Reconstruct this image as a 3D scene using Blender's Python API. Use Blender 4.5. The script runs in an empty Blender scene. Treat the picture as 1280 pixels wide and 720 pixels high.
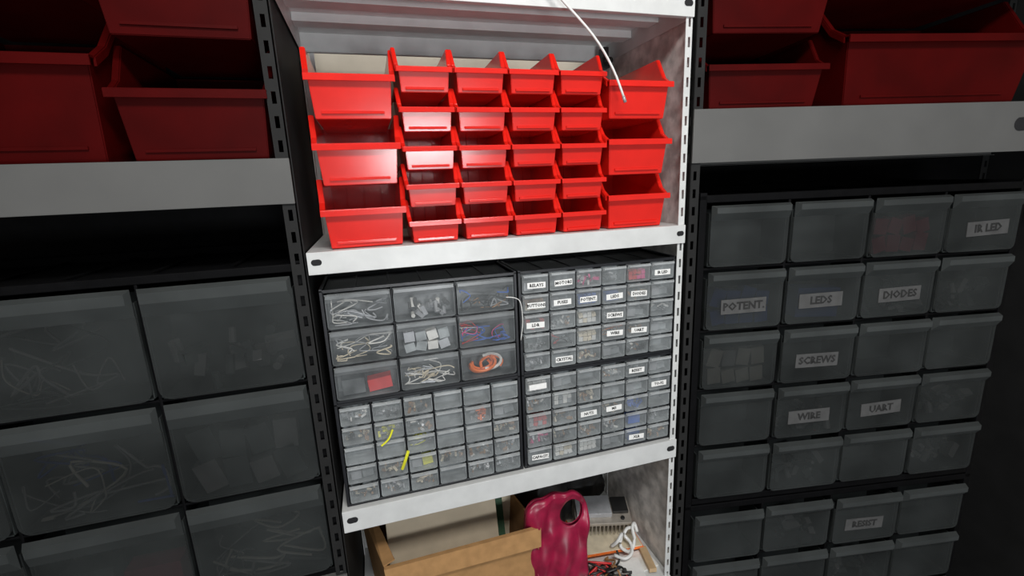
import bpy, math, random
from mathutils import Vector, Matrix
import mathutils.noise as mn
random.seed(7)
scene = bpy.context.scene
try:
    scene.view_settings.view_transform = 'Standard'
except Exception:
    pass

# ------------------------------------------------------------ materials
def mat(name, col, rough=0.5, metal=0.0, alpha=1.0, nscale=30.0, namt=0.12, bump=0.0, spec=0.5, coords='Object'):
    m = bpy.data.materials.new(name); m.use_nodes = True
    nt = m.node_tree; b = nt.nodes['Principled BSDF']
    tc = nt.nodes.new('ShaderNodeTexCoord')
    nz = nt.nodes.new('ShaderNodeTexNoise'); nz.inputs['Scale'].default_value = nscale
    nz.inputs['Detail'].default_value = 4
    nt.links.new(tc.outputs[coords], nz.inputs['Vector'])
    rp = nt.nodes.new('ShaderNodeValToRGB')
    c0 = [max(0, c*(1-namt)) for c in col]; c1 = [min(1, c*(1+namt)) for c in col]
    rp.color_ramp.elements[0].color = (*c0, 1); rp.color_ramp.elements[1].color = (*c1, 1)
    rp.color_ramp.elements[0].position = 0.35; rp.color_ramp.elements[1].position = 0.65
    nt.links.new(nz.outputs['Fac'], rp.inputs['Fac'])
    nt.links.new(rp.outputs['Color'], b.inputs['Base Color'])
    b.inputs['Roughness'].default_value = rough
    b.inputs['Metallic'].default_value = metal
    b.inputs['Specular IOR Level'].default_value = spec
    if alpha < 1: b.inputs['Alpha'].default_value = alpha
    if bump > 0:
        bp = nt.nodes.new('ShaderNodeBump'); bp.inputs['Strength'].default_value = bump
        bp.inputs['Distance'].default_value = 0.004
        nt.links.new(nz.outputs['Fac'], bp.inputs['Height'])
        nt.links.new(bp.outputs['Normal'], b.inputs['Normal'])
    return m

M = {}
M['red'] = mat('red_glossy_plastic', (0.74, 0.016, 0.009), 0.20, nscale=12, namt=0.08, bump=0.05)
M['red_dim'] = mat('dimmed_red_plastic', (0.058, 0.0010, 0.0010), 0.5, nscale=8, namt=0.2, spec=0.08)  # red bin plastic with the side units' low light put into its colour
M['white_metal'] = mat('white_powder_coat', (0.66, 0.67, 0.665), 0.38, nscale=25, namt=0.05)
M['dim_metal'] = mat('dimmed_white_powder_coat', (0.125, 0.125, 0.122), 0.6, nscale=5, namt=0.08, spec=0.15)  # white shelf coat darkened to stand in for dim light on side units
M['dim_post_metal'] = mat('dimmed_post_coat', (0.022, 0.022, 0.022), 0.6, nscale=14, namt=0.1, spec=0.12)  # side unit posts and panels, shade painted in as a darker base colour
M['slot'] = mat('slot_shadow_black', (0.01, 0.01, 0.012), 0.8)
M['black'] = mat('black_plastic', (0.010, 0.011, 0.014), 0.38, nscale=60, namt=0.25, bump=0.05)
M['black_dim'] = mat('dimmed_black_plastic_matte', (0.003, 0.003, 0.0035), 0.6, nscale=30, namt=0.25, spec=0.10)  # black plastic taken darker, dimness of the side units is in the colour
M['front'] = mat('clear_drawer_plastic', (0.33, 0.355, 0.365), 0.2, alpha=0.44, nscale=25, namt=0.25, bump=0.06)
M['pull'] = mat('clear_drawer_pull', (0.50, 0.525, 0.535), 0.22, alpha=0.72, nscale=25, namt=0.15, bump=0.04)
M['liner'] = mat('frosted_drawer_plastic', (0.37, 0.40, 0.41), 0.45, nscale=30, namt=0.35)
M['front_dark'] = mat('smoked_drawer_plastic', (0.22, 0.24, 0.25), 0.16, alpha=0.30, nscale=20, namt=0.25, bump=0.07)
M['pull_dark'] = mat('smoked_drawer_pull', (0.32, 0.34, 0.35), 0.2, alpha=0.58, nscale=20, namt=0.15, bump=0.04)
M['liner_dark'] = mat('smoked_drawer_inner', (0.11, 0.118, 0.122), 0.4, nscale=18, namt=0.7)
M['front_dim'] = mat('dim_drawer_plastic', (0.038, 0.042, 0.042), 0.5, alpha=0.64, nscale=5, namt=0.35, spec=0.10)  # this and the next two: drawer plastics with dim light in the colour
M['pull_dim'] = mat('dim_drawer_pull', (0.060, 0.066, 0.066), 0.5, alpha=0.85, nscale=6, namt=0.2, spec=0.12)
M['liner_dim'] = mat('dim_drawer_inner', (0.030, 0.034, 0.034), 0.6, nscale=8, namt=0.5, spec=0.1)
M['label'] = mat('white_label_paper', (0.90, 0.90, 0.88), 0.6, nscale=80, namt=0.04)
M['label_dim'] = mat('dimmed_label_paper', (0.095, 0.095, 0.095), 0.7, nscale=40, namt=0.1, spec=0.1)  # white label paper darkened as if in weak light
M['ink'] = mat('black_ink', (0.01, 0.01, 0.01), 0.6)
M['ink_dim'] = mat('low_contrast_ink', (0.035, 0.035, 0.035), 0.7, spec=0.1)  # lighter than black_ink, less contrast on the dimmed labels
M['c_white'] = mat('white_parts', (0.85, 0.84, 0.80), 0.4)
M['c_cream'] = mat('cream_parts', (0.80, 0.70, 0.52), 0.5)
M['c_blue'] = mat('blue_parts', (0.05, 0.16, 0.60), 0.4)
M['c_red'] = mat('red_parts', (0.65, 0.03, 0.03), 0.4)
M['c_pink'] = mat('pink_parts', (0.85, 0.10, 0.32), 0.4)
M['c_orange'] = mat('orange_parts', (1.0, 0.20, 0.03), 0.4)
M['c_yellow'] = mat('yellow_parts', (0.90, 0.88, 0.04), 0.4)
M['c_grey'] = mat('grey_parts', (0.45, 0.46, 0.48), 0.35, metal=0.3)
M['c_black'] = mat('black_parts', (0.015, 0.015, 0.015), 0.4)
M['c_brown'] = mat('brown_parts', (0.35, 0.18, 0.07), 0.5)
M['c_dgrey'] = mat('dim_grey_wire', (0.080, 0.080, 0.080), 0.5, spec=0.1)  # dim grey for side unit contents, plain dark grey in the middle drawers
M['c_dred'] = mat('dim_red_parts', (0.10, 0.006, 0.016), 0.5, spec=0.1)  # this and the next two: parts colours darkened to imitate low light
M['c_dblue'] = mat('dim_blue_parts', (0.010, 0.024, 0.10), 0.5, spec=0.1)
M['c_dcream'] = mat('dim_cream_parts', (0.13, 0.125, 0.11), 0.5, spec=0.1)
M['card'] = mat('brown_cardboard', (0.42, 0.235, 0.10), 0.85, nscale=40, namt=0.10, bump=0.1, spec=0.15)
M['card_in'] = mat('cardboard_inside', (0.30, 0.165, 0.075), 0.9, nscale=40, namt=0.10, spec=0.1)
M['cream'] = mat('cream_card', (0.60, 0.51, 0.38), 0.8, nscale=20, namt=0.06, spec=0.15)
M['green'] = mat('dark_green_paper', (0.04, 0.10, 0.05), 0.7)
M['magenta'] = mat('magenta_plastic_film', (0.30, 0.008, 0.045), 0.36, nscale=22, namt=0.30, bump=0.2)
M['magenta_print'] = mat('pale_pink_print', (0.55, 0.10, 0.18), 0.5)
M['alu'] = mat('aluminium', (0.42, 0.38, 0.33), 0.4, metal=0.4, nscale=50)
M['wood'] = mat('light_wood', (0.60, 0.42, 0.24), 0.6, nscale=30)
M['cable'] = mat('white_cable_sheath', (0.80, 0.80, 0.78), 0.4, namt=0.04)
M['wall'] = mat('cream_painted_wall', (0.60, 0.55, 0.46), 0.85, nscale=9, namt=0.10, bump=0.2)
M['panel'] = mat('mottled_side_panel', (0.66, 0.64, 0.62), 0.7, nscale=30, namt=0.30, bump=0.25)
M['floor'] = mat('concrete_floor', (0.16, 0.155, 0.15), 0.85, nscale=6, namt=0.2, bump=0.2)
M['ceil'] = mat('ceiling_paint', (0.5, 0.5, 0.48), 0.9, nscale=10, namt=0.05)

# ------------------------------------------------------------ mesh builder
class MB:
    def __init__(s): s.v = []; s.f = []; s.mi = []; s.mats = []
    def m(s, name):
        mt = M[name]
        if mt not in s.mats: s.mats.append(mt)
        return s.mats.index(mt)
    def box(s, x0, x1, y0, y1, z0, z1, mt, R=None):
        c = Vector(((x0+x1)/2, (y0+y1)/2, (z0+z1)/2))
        i = len(s.v)
        for x in (x0, x1):
            for y in (y0, y1):
                for z in (z0, z1):
                    p = Vector((x, y, z))
                    if R is not None: p = c + R @ (p-c)
                    s.v.append(p)
        k = s.m(mt)
        for f in ((0,1,3,2),(4,6,7,5),(0,4,5,1),(2,3,7,6),(0,2,6,4),(1,5,7,3)):
            s.f.append([i+j for j in f]); s.mi.append(k)
    def poly(s, pts, mt):
        i = len(s.v); s.v += [Vector(p) for p in pts]
        s.f.append(list(range(i, i+len(pts)))); s.mi.append(s.m(mt))
    def cyl(s, c, axis, r, h, mt, n=10):
        a = Vector(axis).normalized(); t = a.orthogonal().normalized(); b = a.cross(t)
        i = len(s.v); c = Vector(c); k = s.m(mt)
        for e in (-h/2, h/2):
            for j in range(n):
                an = 2*math.pi*j/n
                s.v.append(c + a*e + (t*math.cos(an)+b*math.sin(an))*r)
        for j in range(n):
            s.f.append([i+j, i+(j+1)%n, i+n+(j+1)%n, i+n+j]); s.mi.append(k)
        s.f.append([i+j for j in range(n)][::-1]); s.mi.append(k)
        s.f.append([i+n+j for j in range(n)]); s.mi.append(k)
    def tube(s, pts, r, mt, n=6, sub=4):
        P = [Vector(p) for p in pts]; Q = []
        for i in range(len(P)-1):
            p0 = P[max(i-1,0)]; p1 = P[i]; p2 = P[i+1]; p3 = P[min(i+2,len(P)-1)]
            for j in range(sub):
                t = j/sub
                Q.append(0.5*((2*p1)+(p2-p0)*t+(2*p0-5*p1+4*p2-p3)*t*t+(3*p1-p0-3*p2+p3)*t**3))
        Q.append(P[-1]); k = s.m(mt); i0 = len(s.v); up = Vector((0.3,0.5,0.81))
        for i, q in enumerate(Q):
            d = (Q[min(i+1,len(Q)-1)]-Q[max(i-1,0)])
            if d.length < 1e-9: d = Vector((1,0,0))
            d.normalize(); t = up - d*up.dot(d)
            if t.length < 1e-4: t = d.orthogonal()
            t.normalize(); b = d.cross(t)
            for j in range(n):
                an = 2*math.pi*j/n
                s.v.append(q+(t*math.cos(an)+b*math.sin(an))*r)
        for i in range(len(Q)-1):
            for j in range(n):
                a = i0+i*n
                s.f.append([a+j, a+(j+1)%n, a+n+(j+1)%n, a+n+j]); s.mi.append(k)
        s.f.append([i0+j for j in range(n)][::-1]); s.mi.append(k)
        e = i0+(len(Q)-1)*n; s.f.append([e+j for j in range(n)]); s.mi.append(k)
    def text(s, txt, size, c, mt, ang=0.0):
        cu = bpy.data.curves.new('t', 'FONT'); cu.body = txt; cu.size = size
        cu.align_x = 'CENTER'; cu.align_y = 'CENTER'; cu.offset = size*0.035; cu.resolution_u = 1
        ob = bpy.data.objects.new('t', cu); scene.collection.objects.link(ob)
        bpy.context.view_layer.update()
        me = ob.evaluated_get(bpy.context.evaluated_depsgraph_get()).to_mesh()
        k = s.m(mt); i = len(s.v)
        R = Matrix.Rotation(ang, 3, 'Y') @ Matrix.Rotation(math.pi/2, 3, 'X')
        for v in me.vertices: s.v.append(Vector(c) + R @ v.co)
        for p in me.polygons: s.f.append([i+j for j in p.vertices]); s.mi.append(k)
        bpy.data.objects.remove(ob)
    def obj(s, name, parent=None, loc=(0,0,0), rz=0.0, bevel=0.0, smooth=False):
        me = bpy.data.meshes.new(name)
        me.from_pydata([tuple(v) for v in s.v], [], s.f)
        for mt in s.mats: me.materials.append(mt)
        me.polygons.foreach_set('material_index', s.mi)
        if smooth: me.polygons.foreach_set('use_smooth', [True]*len(me.polygons))
        me.update()
        ob = bpy.data.objects.new(name, me); scene.collection.objects.link(ob)
        if parent: ob.parent = parent
        else: ob.location = loc; ob.rotation_euler = (0,0,rz)
        if bevel > 0:
            b = ob.modifiers.new('Bevel', 'BEVEL'); b.width = bevel; b.segments = 2
            b.limit_method = 'ANGLE'; b.angle_limit = math.radians(40)
        return ob

def empty(name, loc=(0,0,0), rz=0.0):
    e = bpy.data.objects.new(name, None); e.location = loc; e.rotation_euler = (0,0,rz)
    e.empty_display_size = 0.05
    scene.collection.objects.link(e); return e

# ------------------------------------------------------------ storage bins
bin_cache = {}
def bin_mesh(w, h, d, lip, mt):
    key = (w,h,d,lip,mt)
    if key in bin_cache: return bin_cache[key]
    b = MB()
    def hx(z): return (w/2-0.004)*(1-0.13*(1-min(z,h)/h))
    fy = 0.075*h    # front slant
    py = 0.40*h     # where the side reaches full height
    def S(sx, y, z): return (sx*hx(z), y, z)
    f0=lambda sx:S(sx,fy,0.002); bk0=lambda sx:S(sx,d-0.02*h,0.002)
    bkt=lambda sx:S(sx,d,h-0.004); pk=lambda sx:S(sx,py,h-0.001)
    sh=lambda sx:S(sx,py*0.40,lip+0.10*h); lp=lambda sx:S(sx,0,lip)
    b.poly([f0(-1),f0(1),bk0(1),bk0(-1)][::-1], mt)
    b.poly([bk0(-1),bk0(1),bkt(1),bkt(-1)][::-1], mt)
    b.poly([f0(-1),f0(1),lp(1),lp(-1)], mt)
    b.poly([f0(-1),lp(-1),sh(-1),pk(-1),bkt(-1),bk0(-1)], mt)
    b.poly([f0(1),lp(1),sh(1),pk(1),bkt(1),bk0(1)][::-1], mt)
    o = 0.0050*(h/0.07)**0.5
    for sx in (-1,1):
        path = [lp(sx),sh(sx),pk(sx),bkt(sx)]
        for p,q in zip(path,path[1:]):
            p1=(p[0]+sx*o,p[1],p[2]); q1=(q[0]+sx*o,q[1],q[2])
            p2=(p1[0],p1[1],p1[2]-o*1.3); q2=(q1[0],q1[1],q1[2]-o*1.3)
            f=[p,q,q1,p1]; g=[p1,q1,q2,p2]
            if sx>0: f=f[::-1]; g=g[::-1]
            b.poly(f,mt); b.poly(g,mt)
    l,r = lp(-1),lp(1)
    b.poly([(l[0]-o,l[1]-o*1.5,l[2]),(r[0]+o,r[1]-o*1.5,r[2]),(r[0]+o,r[1],r[2]),(l[0]-o,l[1],l[2])],mt)
    b.poly([(l[0]-o,l[1]-o*1.5,l[2]-o*1.5),(r[0]+o,r[1]-o*1.5,r[2]-o*1.5),(r[0]+o,r[1]-o*1.5,r[2]),(l[0]-o,l[1]-o*1.5,l[2])],mt)
    zl = lip*0.14; yl = fy*(1-zl/lip)
    b.box(-hx(zl)*0.82, hx(zl)*0.82, yl-0.004, yl+0.001, zl, zl+0.003, mt)
    for i in range(-1,2):
        b.box(i*w*0.25-0.001, i*w*0.25+0.001, d-0.02*h-0.004, d-0.02*h, 0.01, h*0.85, mt)
    ob = b.obj('tmp'); me = ob.data; me.name='storage_bin_mesh'; bpy.data.objects.remove(ob)
    bin_cache[key] = me
    return me
def add_bin(x, y, z, w, h, d, lip, mt='red', rz=0.0, name='red_storage_bin'):
    me = bin_mesh(w,h,d,lip,mt)
    ob = bpy.data.objects.new(name, me); ob.location=(x,y,z); ob.rotation_euler=(0,0,rz)
    scene.collection.objects.link(ob)
    s = ob.modifiers.new('Solidify','SOLIDIFY'); s.thickness = 0.0019*(h/0.07)**0.5; s.offset=0
    v = ob.modifiers.new('Bevel','BEVEL'); v.width=0.0012; v.segments=2; v.limit_method='ANGLE'; v.angle_limit=math.radians(35)
    return ob

# ------------------------------------------------------------ drawer cabinet
def contents(b, kind, x0, x1, z0, z1, dep, rnd):
    w=x1-x0; h=z1-z0
    kinds, cols = kind
    def rp(): return Vector((rnd.uniform(x0+0.1*w,x1-0.1*w), rnd.uniform(0.004,dep*0.35), rnd.uniform(z0+0.06*h,z0+0.75*h)))
    if kinds=='wires':
        for i in range(13 if w>0.08 else 6):
            p=rp(); pts=[p]
            for j in range(5):
                q=pts[-1]+Vector((rnd.uniform(-.35,.35)*w,rnd.uniform(-.006,.006),rnd.uniform(-.3,.3)*h))
                q.x=min(max(q.x,x0+.06*w),x1-.06*w); q.z=min(max(q.z,z0+.06*h),z1-.15*h); q.y=min(max(.004,q.y),dep*.5); pts.append(q)
            b.tube(pts, rnd.uniform(0.0008,0.0016)*(w/0.14 if w>.14 else 1), rnd.choice(cols), n=5, sub=5)
    elif kinds=='thick':
        for i in range(5):
            c=Vector((x0+w*rnd.uniform(.3,.65),0.010+i*0.003,z0+h*rnd.uniform(.3,.5))); r=w*rnd.uniform(.13,.26)
            a0=rnd.uniform(0,6)
            pts=[c+Vector((math.cos(a0+j*.7)*r*1.2,0,math.sin(a0+j*.7)*r*0.8)) for j in range(7)]
            for p in pts: p.z=min(max(p.z,z0+.06*h),z1-.1*h); p.x=min(max(p.x,x0+.06*w),x1-.06*w)
            b.tube(pts,0.0032,rnd.choice(cols),n=6,sub=5)
    elif kinds=='bits':
        for i in range(18):
            p=rp(); p.z = z0 + (p.z-z0)*0.75; s=rnd.uniform(.05,.11)*w+0.001
            R=Matrix.Rotation(rnd.uniform(0,3),3,'X')@Matrix.Rotation(rnd.uniform(0,3),3,'Z')
            if i%2: b.box(p.x-s,p.x+s,p.y-s*.4,p.y+s*.4,p.z-s*.5,p.z+s*.5,rnd.choice(cols),R)
            else: b.cyl(p,R@Vector((0,0,1)),s*.4,s*1.8,rnd.choice(cols),8)
    elif kinds=='fill':
        n=4
        for i in range(n):
            for j in range(2):
                xx=x0+w*(0.10+0.80*i/n); zz=z0+h*(0.05+j*0.36)
                R=Matrix.Rotation(rnd.uniform(-.3,.3),3,'Y')
                b.box(xx,xx+w*.18,0.005,0.03,zz,zz+h*rnd.uniform(.26,.38),rnd.choice(cols),R)
    elif kinds=='block':
        b.box(x0+.2*w,x0+.8*w,0.006,0.05,z0+.06*h,z0+.66*h,cols[0],Matrix.Rotation(rnd.uniform(-.1,.1),3,'Y'))
    elif kinds=='half':
        b.box(x0+.08*w,x0+.45*w,0.006,0.05,z0+.06*h,z0+.60*h,cols[0],Matrix.Rotation(rnd.uniform(-.1,.1),3,'Y'))
        b.box(x0+.5*w,x0+.9*w,0.010,0.05,z0+.06*h,z0+.48*h,cols[1],Matrix.Rotation(rnd.uniform(-.2,.2),3,'Y'))

def cabinet(loc, W, H, D, cols, rows, rz=0.0, labels={}, cont={}, mats=('black','front','liner','label','pull','ink'), seed=1, k=1.0, rand=None):
    rnd = random.Random(seed)
    P = empty('small_parts_drawer_cabinet', loc, rz)
    mb, mf, ml, mlab, mp, mink = mats
    e=0.006*k; t=0.0022*k
    b=MB()
    b.box(0,e,0,D,0,H,mb); b.box(W-e,W,0,D,0,H,mb)
    b.box(e,W-e,0,D,0,e,mb); b.box(e,W-e,0,D,H-e,H-0.003*k,mb)
    b.box(e,W-e,D-0.003,D,e,H-e,mb)
    b.box(0,W,0,0.008*k,H-0.004*k,H,mb); b.box(0,W,D-0.006*k,D,H-0.004*k,H+0.004*k,mb)
    for i in range(1,6): b.box(W*i/6-0.002*k,W*i/6+0.002*k,0.008*k,D-0.006*k,H-0.004*k,H-0.001*k,mb)
    b.box(0,0.006*k,0,D,H-0.004*k,H+0.002*k,mb); b.box(W-0.006*k,W,0,D,H-0.004*k,H+0.002*k,mb)
    cw=(W-2*e)/cols; ch=(H-2*e)/rows
    for c in range(1,cols): b.box(e+c*cw-t/2,e+c*cw+t/2,0.001,D-.004,e,H-e,mb)
    for r in range(1,rows): b.box(e,W-e,0.0015,D-.004,e+r*ch-t/2,e+r*ch+t/2,mb)
    b.obj('cabinet_body',P,bevel=0.0008*k)
    d=MB(); q=MB(); lb=MB()
    for r in range(rows):
        for c in range(cols):
            g=0.0022*k
            x0=e+c*cw+g; x1=e+(c+1)*cw-g; z1=H-e-r*ch-g; z0=H-e-(r+1)*ch+g
            dy = rnd.uniform(-0.0015,0.0010)*k
            hh=z1-z0
            za=z1-hh*0.24
            rr=min(hh,x1-x0)*0.10; pts=[]
            for (cx,cz,a0) in ((x0+rr,z0+rr,180),(x1-rr,z0+rr,270)):
                for j in range(5):
                    a=math.radians(a0+90*j/4); pts.append((cx+rr*math.cos(a),cz+rr*math.sin(a)))
            pts += [(x1,za),(x0,za)]
            yf=dy-0.003*k; yb=dy-0.001*k
            d.poly([(p[0],yf,p[1]) for p in pts],mf)
            for a,bb in zip(pts,pts[1:]+pts[:1]):
                d.poly([(a[0],yf,a[1]),(a[0],yb,a[1]),(bb[0],yb,bb[1]),(bb[0],yf,bb[1])],mp)
            lipd=0.008*k
            i=len(d.v); kk=d.m(mp)
            for (x,y,z) in ((x0,dy-0.003*k,z1),(x1,dy-0.003*k,z1),(x1-0.002*k,dy-lipd,z1-hh*.03),(x0+0.002*k,dy-lipd,z1-hh*.03),
                            (x0+0.002*k,dy-lipd,z1-hh*.12),(x1-0.002*k,dy-lipd,z1-hh*.12),(x1,dy-0.003*k,za),(x0,dy-0.003*k,za)):
                d.v.append(Vector((x,y,z)))
            for f in ((0,1,2,3),(3,2,5,4),(4,5,6,7),(0,3,4,7),(1,6,5,2)):
                d.f.append([i+j for j in f][::-1]); d.mi.append(kk)
            dep=min(D*0.85,0.12*k)
            d.box(x0,x1,dy,dep,z0,z0+0.001*k,ml); d.box(x0,x0+0.001*k,dy,dep,z0,z1-hh*.12,ml)
            d.box(x1-0.001*k,x1,dy,dep,z0,z1-hh*.12,ml); d.box(x0,x1,dep*0.30,dep*0.30+0.001,z0,z1-hh*.10,ml)
            kd = cont.get((r,c))
            if kd is None and rand: kd = rnd.choice(rand)
            if kd: contents(q,kd,x0+.002,x1-.002,z0+.002,z1-hh*.12,dep*0.5,rnd)
            if (r,c) in labels:
                tx=labels[(r,c)]; lw=min((x1-x0)*0.76,0.040*k); lh=0.0125*k
                cx=(x0+x1)/2+rnd.uniform(-.05,.05)*cw; cz=z0+hh*0.40; an=rnd.uniform(-.05,.05)
                lb.box(cx-lw/2,cx+lw/2,dy-0.0037*k,dy-0.0031*k,cz-lh/2,cz+lh/2,mlab,Matrix.Rotation(an,3,'Y'))
                if tx: lb.text(tx,0.0092*k,(cx,dy-0.0040*k,cz),mink,an)
    d.obj('drawers',P)
    if q.v: q.obj('drawer_contents',P)
    if lb.v: lb.obj('drawer_labels',P)
    return P

# ------------------------------------------------------------ shelving unit
def shelf(b, x0, x1, D, ztop, lip, mt, yf=-0.012, ribs=True, slots='lr'):
    b.box(x0,x1,yf,D,ztop-0.0015,ztop,mt)
    b.box(x0,x1,yf-0.0015,yf,ztop-lip,ztop,mt)
    b.box(x0,x1,yf,yf+0.012,ztop-lip,ztop-lip+0.0015,mt)
    b.box(x0,x1,D-0.0015,D,ztop-lip,ztop-0.0015,mt)
    b.box(x0,x1,D-0.012,D-0.0015,ztop-lip,ztop-lip+0.0015,mt)
    b.box(x0,x0+0.0015,yf,D,ztop-lip,ztop-0.0015,mt); b.box(x1-0.0015,x1,yf,D,ztop-lip,ztop-0.0015,mt)
    if ribs:
        for ry in (0.36,0.68):
            b.box(x0+.002,x1-.002,D*ry-0.02,D*ry+0.02,ztop-0.018,ztop-0.0015,mt)
    r=lip*0.14; xs=[]
    if 'l' in slots: xs.append(x0+0.016*lip/0.042)
    if 'r' in slots: xs.append(x1-0.014*lip/0.042)
    if 'm' in slots: xs.append(0.80)
    for xc in xs:
        zc=ztop-lip*0.45
        n=16; pts=[]
        for j in range(n):
            a=2*math.pi*j/n; pts.append((xc+math.cos(a)*r+(r*0.6 if math.cos(a)>0 else -r*0.6), yf-0.0021, zc+math.sin(a)*r))
        b.poly(pts,'slot')
def post(b, xc, y0, sx, sy, z0, z1, mt, w=0.028, th=0.0018):
    p=0.038
    def strip(ax, s):
        def bx(a0,a1,za,zb):
            lo,hi=sorted((a0*s,a1*s))
            if ax=='x': b.box(xc+lo,xc+hi,min(y0,y0+sy*th),max(y0,y0+sy*th),za,zb,mt)
            else: b.box(min(xc,xc+sx*th),max(xc,xc+sx*th),y0+lo,y0+hi,za,zb,mt)
        bx(0,w*0.34,z0,z1); bx(w*0.66,w,z0,z1)
        z=z0
        while z<z1:
            bx(w*0.34,w*0.66,z,min(z1,z+p*0.5)); z+=p
    strip('x',sx); strip('y',sy)
def rack(loc, x0, x1, D, shelves, mt, z0, z1, rz=0.0, panels=(), pmat='panel', pm=None, postw=0.028, posts='abcd', back=None, slots='lr'):
    P=empty('metal_shelving_unit',loc,rz); pm=pm or mt
    for i,(zt,lip) in enumerate(shelves):
        b=MB(); shelf(b,x0,x1,D,zt,lip,mt,slots=slots); b.obj('shelf_%d'%(i+1),P,bevel=0.0006)
    b=MB()
    if 'a' in posts: post(b,x0-0.001,-0.009,1,1,z0,z1,pm,postw)
    if 'b' in posts: post(b,x1+0.001,-0.009,-1,1,z0,z1,pm,postw)
    if 'c' in posts: post(b,x0-0.001,D+0.003,1,-1,z0,z1,pm,0.028)
    if 'd' in posts: post(b,x1+0.001,D+0.003,-1,-1,z0,z1,pm,0.028)
    b.obj('slotted_posts',P)
    for i,xp in enumerate(panels):
        b=MB(); b.box(xp-0.0015,xp+0.0015,0.0,D,z0+.02,z1-.02,pmat); b.obj('side_panel_%d'%(i+1),P)
    if back:
        b=MB(); b.box(x0,x1,D+0.005,D+0.009,z0+.02,z1-.02,back); b.obj('back_panel',P)
    return P

FZ=-0.92
rack((0,0,0), -0.390, 0.388, 0.36, [(0.0,0.048),(0.524,0.040),(0.985,0.045),(-0.40,0.045)], 'white_metal', FZ, 1.42, panels=(0.391,), postw=0.017, posts='bcd')

ZS=0.5245
for r in range(3):
    add_bin(-0.285,0,ZS+r*0.112,0.150,0.125,0.235,0.070)
    add_bin(0.274,0,ZS+r*0.112,0.150,0.125,0.235,0.070)
for r in range(5):
    for c in range(4):
        add_bin(-0.1585+c*0.1022,0.002,ZS+r*0.0672,0.1015,0.081,0.16,0.041)

B=('bits',['c_grey','c_black','c_white','c_brown'])
Wg=('wires',['c_grey','c_white','c_dgrey'])
common=[B,('bits',['c_grey','c_dgrey']),None,None,('bits',['c_brown','c_cream','c_black']),('half',['c_grey','liner'])]
W=0.377; H=0.2255; D=0.15
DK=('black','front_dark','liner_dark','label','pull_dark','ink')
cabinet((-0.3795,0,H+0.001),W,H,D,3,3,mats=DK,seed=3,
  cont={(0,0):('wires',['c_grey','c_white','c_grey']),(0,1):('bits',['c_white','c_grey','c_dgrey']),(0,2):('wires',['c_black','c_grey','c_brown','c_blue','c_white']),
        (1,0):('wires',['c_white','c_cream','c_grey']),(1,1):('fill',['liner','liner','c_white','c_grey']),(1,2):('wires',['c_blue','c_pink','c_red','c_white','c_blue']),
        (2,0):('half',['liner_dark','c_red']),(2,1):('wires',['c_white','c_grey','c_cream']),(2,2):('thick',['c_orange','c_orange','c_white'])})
cabinet((-0.3795,0,0.0005),W,H,D,6,5,seed=4,rand=common,
  cont={(1,1):('bits',['c_yellow','c_grey']),(2,2):('wires',['c_yellow','c_grey']),(1,4):('bits',['c_orange','c_grey']),(4,1):B,(3,2):('half',['c_grey','c_yellow'])})
cabinet((0.0005,0,H+0.001),W,H,D,6,5,seed=5,rand=common,
  labels={(0,0):'RELAYS',(0,1):'MOTORS',(0,5):'IR LED',(1,0):'BUTTONS',(1,1):'FUSES',(1,4):'DIODES',(1,2):'POTENT.',(1,3):'LEDS',
          (2,0):'LDR',(2,3):'SCREWS',(3,3):'WIRE',(4,1):'CRYSTAL',(3,4):'UART'},
  cont={(0,2):('bits',['c_white','c_pink','c_grey']),(0,4):('fill',['c_pink','c_red']),(1,0):('fill',['c_cream','c_brown']),(1,2):('fill',['c_blue','c_blue']),
        (1,3):('block',['c_blue']),(2,2):('fill',['c_white','c_cream']),(2,0):('fill',['c_black','c_red']),(3,2):('fill',['c_white','c_cream']),(2,5):Wg,(3,3):('wires',['c_brown','c_orange']),(3,1):('wires',['c_red','c_black'])})
cabinet((0.0005,0,0.0005),W,H,D,6,5,seed=6,rand=common,
  labels={(0,0):'',(2,2):'NUTS',(2,3):'M3',(4,0):'CAPACIT.',(0,4):'RESIST',(4,4):'XLR',(1,5):'TO-92'},
  cont={(0,0):('fill',['c_white','c_white']),(1,1):('fill',['c_white','liner']),(2,0):('fill',['c_red','c_grey']),(3,0):('bits',['c_pink','c_grey']),
        (4,1):('fill',['c_white','c_cream']),(4,2):('fill',['c_white','c_white']),(2,4):('bits',['c_blue','c_grey']),(3,4):('block',['c_blue']),(4,4):('block',['c_blue'])})

b=MB()
b.tube([(-0.265,-0.010,0.068),(-0.258,-0.015,0.088),(-0.25,-0.014,0.108)],0.0032,'c_yellow')
b.tube([(-0.30,-0.010,0.128),(-0.285,-0.013,0.142),(-0.276,-0.012,0.16)],0.0020,'c_yellow')
b.obj('yellow_cable_ties')
b=MB(); b.tube([(-0.03,-0.012,0.405),(-0.012,-0.014,0.402),(0.0,-0.014,0.390),(0.003,-0.014,0.35),(-0.002,-0.013,0.31)],0.0010,'cable')
b.obj('thin_white_wire',smooth=True)
b=MB(); b.tube([(0.02,-0.02,0.992),(0.05,-0.033,0.985),(0.09,-0.035,0.947),(0.153,-0.035,0.890),(0.195,-0.032,0.836),(0.2216,-0.03,0.783)],0.0024,'cable',n=8)
b.cyl((0.2225,-0.03,0.780),(0.4,0,-1),0.0032,0.012,'c_grey')
b.obj('hanging_white_cable',smooth=True)
b=MB(); b.box(0.345,0.370,0.30,0.33,0.915,0.940,'c_black'); b.cyl((0.357,0.29,0.928),(0,1,0),0.008,0.03,'c_black'); b.box(0.35,0.365,0.3,0.33,0.940,0.966,'c_black')
b.obj('cable_clip',bevel=0.002)

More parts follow.
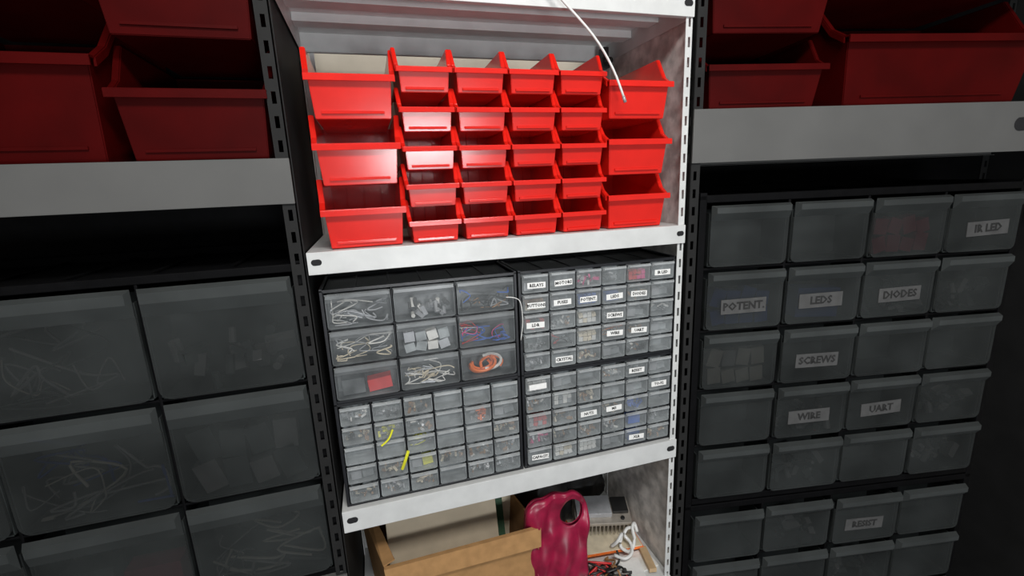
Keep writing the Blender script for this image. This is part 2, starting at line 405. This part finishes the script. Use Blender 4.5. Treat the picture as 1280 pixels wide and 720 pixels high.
# ------------------------------------------------------------ lower shelf clutter
def card_box():
    P=empty('open_cardboard_box',(0,0,0))
    zt=-0.172; zb=-0.3985
    top=[(-0.322,0.006),(0.036,0.012),(-0.012,0.285),(-0.385,0.262)]
    bot=[(-0.305,0.02),(0.022,0.02),(-0.015,0.275),(-0.365,0.25)]
    b=MB(); th=0.005
    c=Vector((-0.17,0.14))
    def ins(p,d=th):
        v=c-Vector(p); v.normalize(); return Vector(p)+v*d*1.4
    for i in range(4):
        a=top[i]; e=top[(i+1)%4]; a2=bot[i]; e2=bot[(i+1)%4]
        ai=ins(a); ei=ins(e); a2i=ins(a2); e2i=ins(e2)
        b.poly([(a2[0],a2[1],zb),(e2[0],e2[1],zb),(e[0],e[1],zt),(a[0],a[1],zt)],'card')
        b.poly([(a2i.x,a2i.y,zb+.003),(ai.x,ai.y,zt),(ei.x,ei.y,zt),(e2i.x,e2i.y,zb+.003)],'card_in')
        b.poly([(a[0],a[1],zt),(e[0],e[1],zt),(ei.x,ei.y,zt),(ai.x,ai.y,zt)],'card')
    b.poly([(p[0],p[1],zb) for p in bot][::-1],'card'); b.poly([(ins(p).x,ins(p).y,zb+.003) for p in bot],'card_in')
    b.obj('box_walls',P)
    b=MB()
    b.poly([(-0.324,0.002,zt-0.001),(0.037,0.008,zt-0.001),(0.034,0.001,zt-0.045),(-0.320,-0.004,zt-0.042)][::-1],'card')
    b.poly([(-0.324,0.002,zt+0.001),(0.037,0.008,zt+0.001),(0.037,0.018,zt+0.001),(-0.324,0.012,zt+0.001)],'card')
    b.poly([(-0.324,0.012,zt),(-0.384,0.262,zt),(-0.365,0.26,zt+0.02),(-0.30,0.02,zt+0.004)],'card')
    o=b.obj('flaps',P); s=o.modifiers.new('S','SOLIDIFY'); s.thickness=0.003
    return P
card_box()
b=MB()
Rf=Matrix.Rotation(math.radians(-14),3,'X')
b.box(-0.315,-0.045,0.10,0.106,-0.36,-0.115,'cream',Rf)
b.box(-0.30,-0.06,0.118,0.122,-0.36,-0.118,'cream',Rf)
b.box(-0.19,-0.02,0.135,0.139,-0.37,-0.12,'green',Rf)
b.obj('cream_folder',bevel=0.001)
b=MB()
pts=[]
for i in range(9): pts.append((-0.085+i*0.012, 0.155+0.004*(i%2), -0.115-0.010*(i%3)))
b.poly(pts+[(0.0,0.16,-0.30),(-0.085,0.16,-0.30)],'c_cream')
o=b.obj('torn_paper'); s=o.modifiers.new('S','SOLIDIFY'); s.thickness=0.001

# magenta carrier bag: soft, shallow folds; front and back sheets joined at the edge, loop handle
def bag():
    nR=30
    outer=[(0.072,0.062),(0.083,0.02),(0.079,-0.06),(0.080,-0.13),(0.072,-0.188),(0.0,-0.194),(-0.070,-0.188),(-0.080,-0.12),(-0.080,-0.03),(-0.083,0.03),(-0.082,0.070),(-0.060,0.088),(-0.020,0.092),(0.012,0.096),(0.046,0.090)]
    C=Vector((0.036,0.036))
    HX,HZ=0.030,0.038
    L=[]; n=len(outer)
    for i in range(n):
        p0,p1,p2,p3=[Vector(outer[(i+j-1)%n]) for j in range(4)]
        for j in range(10):
            t=j/10; L.append(0.5*((2*p1)+(p2-p0)*t+(2*p0-5*p1+4*p2-p3)*t*t+(3*p1-p0-3*p2+p3)*t**3))
    nA=len(L)
    def ypos(x,z,t,side):
        dist=(Vector((x,z))-C).length
        bul=min(1,max(0,(1-t))*4)**0.6*min(1,max(0,dist-0.03)/0.10)
        fold=0.0050*math.sin(x*70+z*26+1.5*math.sin(z*30))+0.0035*math.sin(x*130-z*40)
        cr=0.004*mn.noise(Vector((x*30,z*18,side*3.1)))
        e=min(1,t*3)*(1 if t<0.97 else 0.6)
        return side*(0.0025+0.022*bul)+(cr+fold)*(0.25+0.75*e)-0.03*z
    P=empty('magenta_plastic_bag',(0.088,0.034,-0.203))
    b=MB(); k=b.m('magenta')
    for side in (-1,1):
        base=len(b.v)
        for i in range(nA):
            o=L[i]; v=(o-C); a=math.atan2(v.y,v.x)
            hp=C+Vector((math.cos(a)*HX,math.sin(a)*HZ))
            for j in range(nR+1):
                t=j/nR; p=hp.lerp(o,t)
                b.v.append(Vector((p.x,ypos(p.x,p.y,t,side) if j<nR else (ypos(p.x,p.y,t,1)+ypos(p.x,p.y,t,-1))/2,p.y)))
        for i in range(nA):
            for j in range(nR):
                a=base+i*(nR+1)+j; c=base+((i+1)%nA)*(nR+1)+j
                f=[a,a+1,c+1,c]
                b.f.append(f if side<0 else f[::-1]); b.mi.append(k)
    o=b.obj('bag_film',P,smooth=True)
    s=o.modifiers.new('S','SOLIDIFY'); s.thickness=0.0016
    q=MB()
    def tt(x,z):
        v=Vector((x,z))-C; aa=math.atan2(v.y,v.x)
        best=min(L,key=lambda o:abs(((math.atan2(o.y-C.y,o.x-C.x)-aa+math.pi)%(2*math.pi))-math.pi))
        hl=Vector((math.cos(aa)*HX,math.sin(aa)*HZ)).length
        return min(1,max(0,(v.length-hl)/max(1e-5,((best-C).length-hl))))
    for (cx,cz,r,a0,a1) in ((-0.052,0.050,0.014,0,200),(-0.040,0.012,0.012,90,300),(-0.03,-0.05,0.02,20,170),(0.03,-0.06,0.018,10,160),(-0.045,-0.10,0.015,180,330)):
        pts=[]
        for j in range(10):
            a=math.radians(a0+(a1-a0)*j/9); x=cx+r*math.cos(a); z=cz+r*math.sin(a)
            pts.append((x,ypos(x,z,tt(x,z),-1)-0.0008,z))
        q.tube(pts,0.0009,'magenta_print',n=5,sub=2)
    q.obj('printed_arcs',P,smooth=True)
bag()

# aluminium finned heat sink with housing
P=empty('aluminium_heat_sink',(0.285,0.165,-0.335),math.radians(-16)); P.rotation_euler[0]=math.radians(14)
b=MB(); b.box(-0.085,0.075,-0.030,0.055,0.010,0.020,'alu')
for i in range(15):
    x=-0.084+i*0.0113; b.box(x-0.0016,x+0.0016,-0.030,0.055,-0.024,0.010,'alu')
b.box(-0.080,0.02,-0.010,0.052,0.020,0.036,'c_grey'); b.box(0.026,0.070,0.0,0.05,0.020,0.030,'c_black')
b.cyl((0.05,-0.015,0.022),(0,0,1),0.006,0.006,'c_black')
b.obj('fins_and_housing',P,bevel=0.0008)

b=MB()
b.box(0.19,0.375,0.09,0.24,-0.386,-0.381,'c_orange',Matrix.Rotation(-0.12,3,'Z'))
b.box(0.193,0.372,0.093,0.237,-0.381,-0.378,'c_cream',Matrix.Rotation(-0.12,3,'Z'))
b.obj('orange_backed_clipboard',bevel=0.001)
b=MB()
b.box(0.27,0.375,0.02,0.085,-0.3995,-0.396,'c_white',Matrix.Rotation(0.1,3,'Z'))
b.box(0.22,0.33,0.005,0.075,-0.3955,-0.393,'label',Matrix.Rotation(-0.2,3,'Z'))
b.obj('paper_sheets')
b=MB()
b.box(0.345,0.365,0.005,0.085,-0.394,-0.382,'wood',Matrix.Rotation(-0.2,3,'Z'))
b.obj('wooden_stick',bevel=0.001)
b=MB()
b.tube([(0.275,0.10,-0.370),(0.285,0.085,-0.345),(0.30,0.09,-0.33),(0.305,0.10,-0.35),(0.298,0.09,-0.370),(0.315,0.07,-0.374),(0.335,0.08,-0.355),(0.34,0.10,-0.330),(0.352,0.11,-0.325),(0.355,0.10,-0.345)],0.0048,'cable',n=8)
b.tube([(0.27,0.075,-0.376),(0.29,0.055,-0.376),(0.315,0.06,-0.370),(0.325,0.085,-0.360),(0.318,0.105,-0.35),(0.33,0.11,-0.335),(0.345,0.10,-0.33)],0.0045,'cable',n=8)
b.obj('white_cord_tangle',smooth=True)
b=MB(); random.seed(11)
for i in range(14):
    p=Vector((random.uniform(.18,.27),random.uniform(.0,.07),-0.385)); pts=[p]
    for j in range(5): pts.append(Vector((min(.28,max(.18,pts[-1].x+random.uniform(-.05,.05))),min(.08,max(0,pts[-1].y+random.uniform(-.03,.03))),-0.390+random.uniform(0,.025))))
    b.tube(pts,0.0028,random.choice(['c_black','c_black','c_brown','c_black','c_red']))
b.obj('black_cable_pile',smooth=True)
def lump(name, c, s, mt, seed):
    b=MB(); k=b.m(mt); n1=40; n2=24
    for i in range(n2+1):
        th=math.pi*i/n2
        for j in range(n1):
            ph=2*math.pi*j/n1; d=Vector((math.sin(th)*math.cos(ph),math.sin(th)*math.sin(ph),math.cos(th)))
            f=1+0.28*mn.noise(d*2.3+Vector((seed,0,0)))+0.16*mn.noise(d*6+Vector((0,seed,0)))
            q=Vector((d.x*s[0]*f,d.y*s[1]*f,max(-s[2]*0.95,d.z*s[2]*f))); b.v.append(Vector(c)+q)
    for i in range(n2):
        for j in range(n1):
            b.f.append([i*n1+j,(i+1)*n1+j,(i+1)*n1+(j+1)%n1,i*n1+(j+1)%n1]); b.mi.append(k)
    return b.obj(name,smooth=True)
lump('black_plastic_bag',(0.110,0.24,-0.275),(0.090,0.068,0.130),'c_black',2)
lump('black_plastic_bag',(0.275,0.300,-0.31),(0.075,0.033,0.095),'c_black',5)

# ------------------------------------------------------------ left neighbouring unit (large drawers, large bins)
DM=('black_dim','front_dim','liner_dim','label_dim','pull_dim','ink_dim')  # shaded copies of the drawer materials, dimness comes from colour
rack((-0.394,0,0), -0.98, -0.002, 0.36, [(0.685,0.075),(-0.145,0.075),(1.25,0.075)], 'dim_metal', FZ, 1.42, panels=(-0.001,), pmat='dim_post_metal', pm='dim_post_metal', back='black_dim', slots='', postw=0.022)
N='dimmed_red_storage_bin'  # red bins whose dim look is painted into the plastic
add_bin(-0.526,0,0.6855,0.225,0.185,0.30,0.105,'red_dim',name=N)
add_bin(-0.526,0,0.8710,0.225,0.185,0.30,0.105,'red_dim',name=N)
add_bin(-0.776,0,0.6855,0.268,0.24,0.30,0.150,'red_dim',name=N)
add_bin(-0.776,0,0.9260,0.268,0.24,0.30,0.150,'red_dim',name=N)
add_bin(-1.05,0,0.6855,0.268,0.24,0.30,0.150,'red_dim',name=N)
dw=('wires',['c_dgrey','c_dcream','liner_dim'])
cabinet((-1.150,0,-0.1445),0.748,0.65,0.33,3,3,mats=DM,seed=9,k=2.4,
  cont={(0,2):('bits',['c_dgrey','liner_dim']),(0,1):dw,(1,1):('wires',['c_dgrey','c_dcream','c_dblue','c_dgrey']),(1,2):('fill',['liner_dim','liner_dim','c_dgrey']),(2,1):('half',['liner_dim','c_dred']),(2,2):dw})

# ------------------------------------------------------------ right neighbouring unit, angled towards the viewer
PH=math.radians(10)
def L(q,y,z): return (0.400+q*math.cos(PH)+y*math.sin(PH), -q*math.sin(PH)+y*math.cos(PH), z)
rack(L(0,0,0), 0.0, 1.20, 0.36, [(0.765,0.11),(-0.86,0.05),(1.35,0.11)], 'dim_metal', FZ, 1.42, rz=-PH, panels=(0.002,1.198), pmat='dim_post_metal', pm='dim_post_metal', back='black_dim', slots='m', postw=0.022)
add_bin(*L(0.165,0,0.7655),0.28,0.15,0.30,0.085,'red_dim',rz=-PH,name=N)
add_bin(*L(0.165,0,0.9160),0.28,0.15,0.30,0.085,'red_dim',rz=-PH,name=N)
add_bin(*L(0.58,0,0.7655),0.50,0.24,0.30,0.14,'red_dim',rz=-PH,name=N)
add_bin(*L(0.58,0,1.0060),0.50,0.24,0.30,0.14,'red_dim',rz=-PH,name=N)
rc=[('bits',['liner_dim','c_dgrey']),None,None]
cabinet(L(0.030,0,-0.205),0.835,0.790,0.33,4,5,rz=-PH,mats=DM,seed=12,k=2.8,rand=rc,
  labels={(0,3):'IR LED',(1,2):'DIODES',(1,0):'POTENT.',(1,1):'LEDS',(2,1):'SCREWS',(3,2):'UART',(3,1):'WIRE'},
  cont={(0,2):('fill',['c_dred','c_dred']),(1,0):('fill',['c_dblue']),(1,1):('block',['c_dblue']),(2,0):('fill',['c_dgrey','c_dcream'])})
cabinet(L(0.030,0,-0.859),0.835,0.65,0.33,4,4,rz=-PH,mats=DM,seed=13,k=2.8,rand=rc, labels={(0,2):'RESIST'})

# ------------------------------------------------------------ room
b=MB(); b.box(-2.4,2.4,0.50,0.56,FZ,1.75,'wall'); b.obj('wall_back')
b=MB(); b.box(-2.4,2.4,-2.6,0.56,FZ-0.06,FZ,'floor'); b.obj('floor')
b=MB(); b.box(-2.4,2.4,-2.6,0.56,1.75,1.80,'ceil'); b.obj('ceiling')
b=MB(); b.box(-2.46,-2.4,-2.6,0.56,FZ,1.75,'wall'); b.obj('wall_left')
b=MB(); b.box(2.4,2.46,-2.6,0.56,FZ,1.75,'wall'); b.obj('wall_right')

# ------------------------------------------------------------ lights
def area(name, loc, target, sx, sy, power, col=(1,1,1)):
    l=bpy.data.lights.new(name,'AREA'); l.shape='RECTANGLE'; l.size=sx; l.size_y=sy; l.energy=power; l.color=col
    o=bpy.data.objects.new(name,l); o.location=loc
    o.rotation_euler=(Vector(target)-Vector(loc)).to_track_quat('-Z','Y').to_euler(); scene.collection.objects.link(o)
area('ceiling_lamp',(-0.05,-1.25,1.70),(0,0,0.2),0.8,0.35,33,(1,0.98,0.95))
area('window_light',(0.12,-2.4,0.15),(0,0,0.4),0.55,0.22,20,(0.95,0.98,1))
w=bpy.data.worlds.new('World'); scene.world=w; w.use_nodes=True
w.node_tree.nodes['Background'].inputs[0].default_value=(0.9,0.94,1,1)
w.node_tree.nodes['Background'].inputs[1].default_value=0.32

# ------------------------------------------------------------ camera
Xc=Vector((.9566,-.1008,.2734)).normalized()
Yc=Vector((-.289,-.2007,.936)); Yc=(Yc-Xc*Yc.dot(Xc)).normalized()
Zc=Xc.cross(Yc)
right=Vector((Xc[0],Yc[0],Zc[0])); down=Vector((Xc[1],Yc[1],Zc[1])); fwd=Vector((Xc[2],Yc[2],Zc[2]))
cam=bpy.data.cameras.new('camera'); co=bpy.data.objects.new('camera',cam); scene.collection.objects.link(co)
u=-down; bk=-fwd
co.matrix_world=Matrix(((right.x,u.x,bk.x,-0.274),(right.y,u.y,bk.y,-0.894),(right.z,u.z,bk.z,0.631),(0,0,0,1)))
cam.sensor_width=36; cam.lens=583/1280*36; cam.clip_start=0.01
scene.camera=co
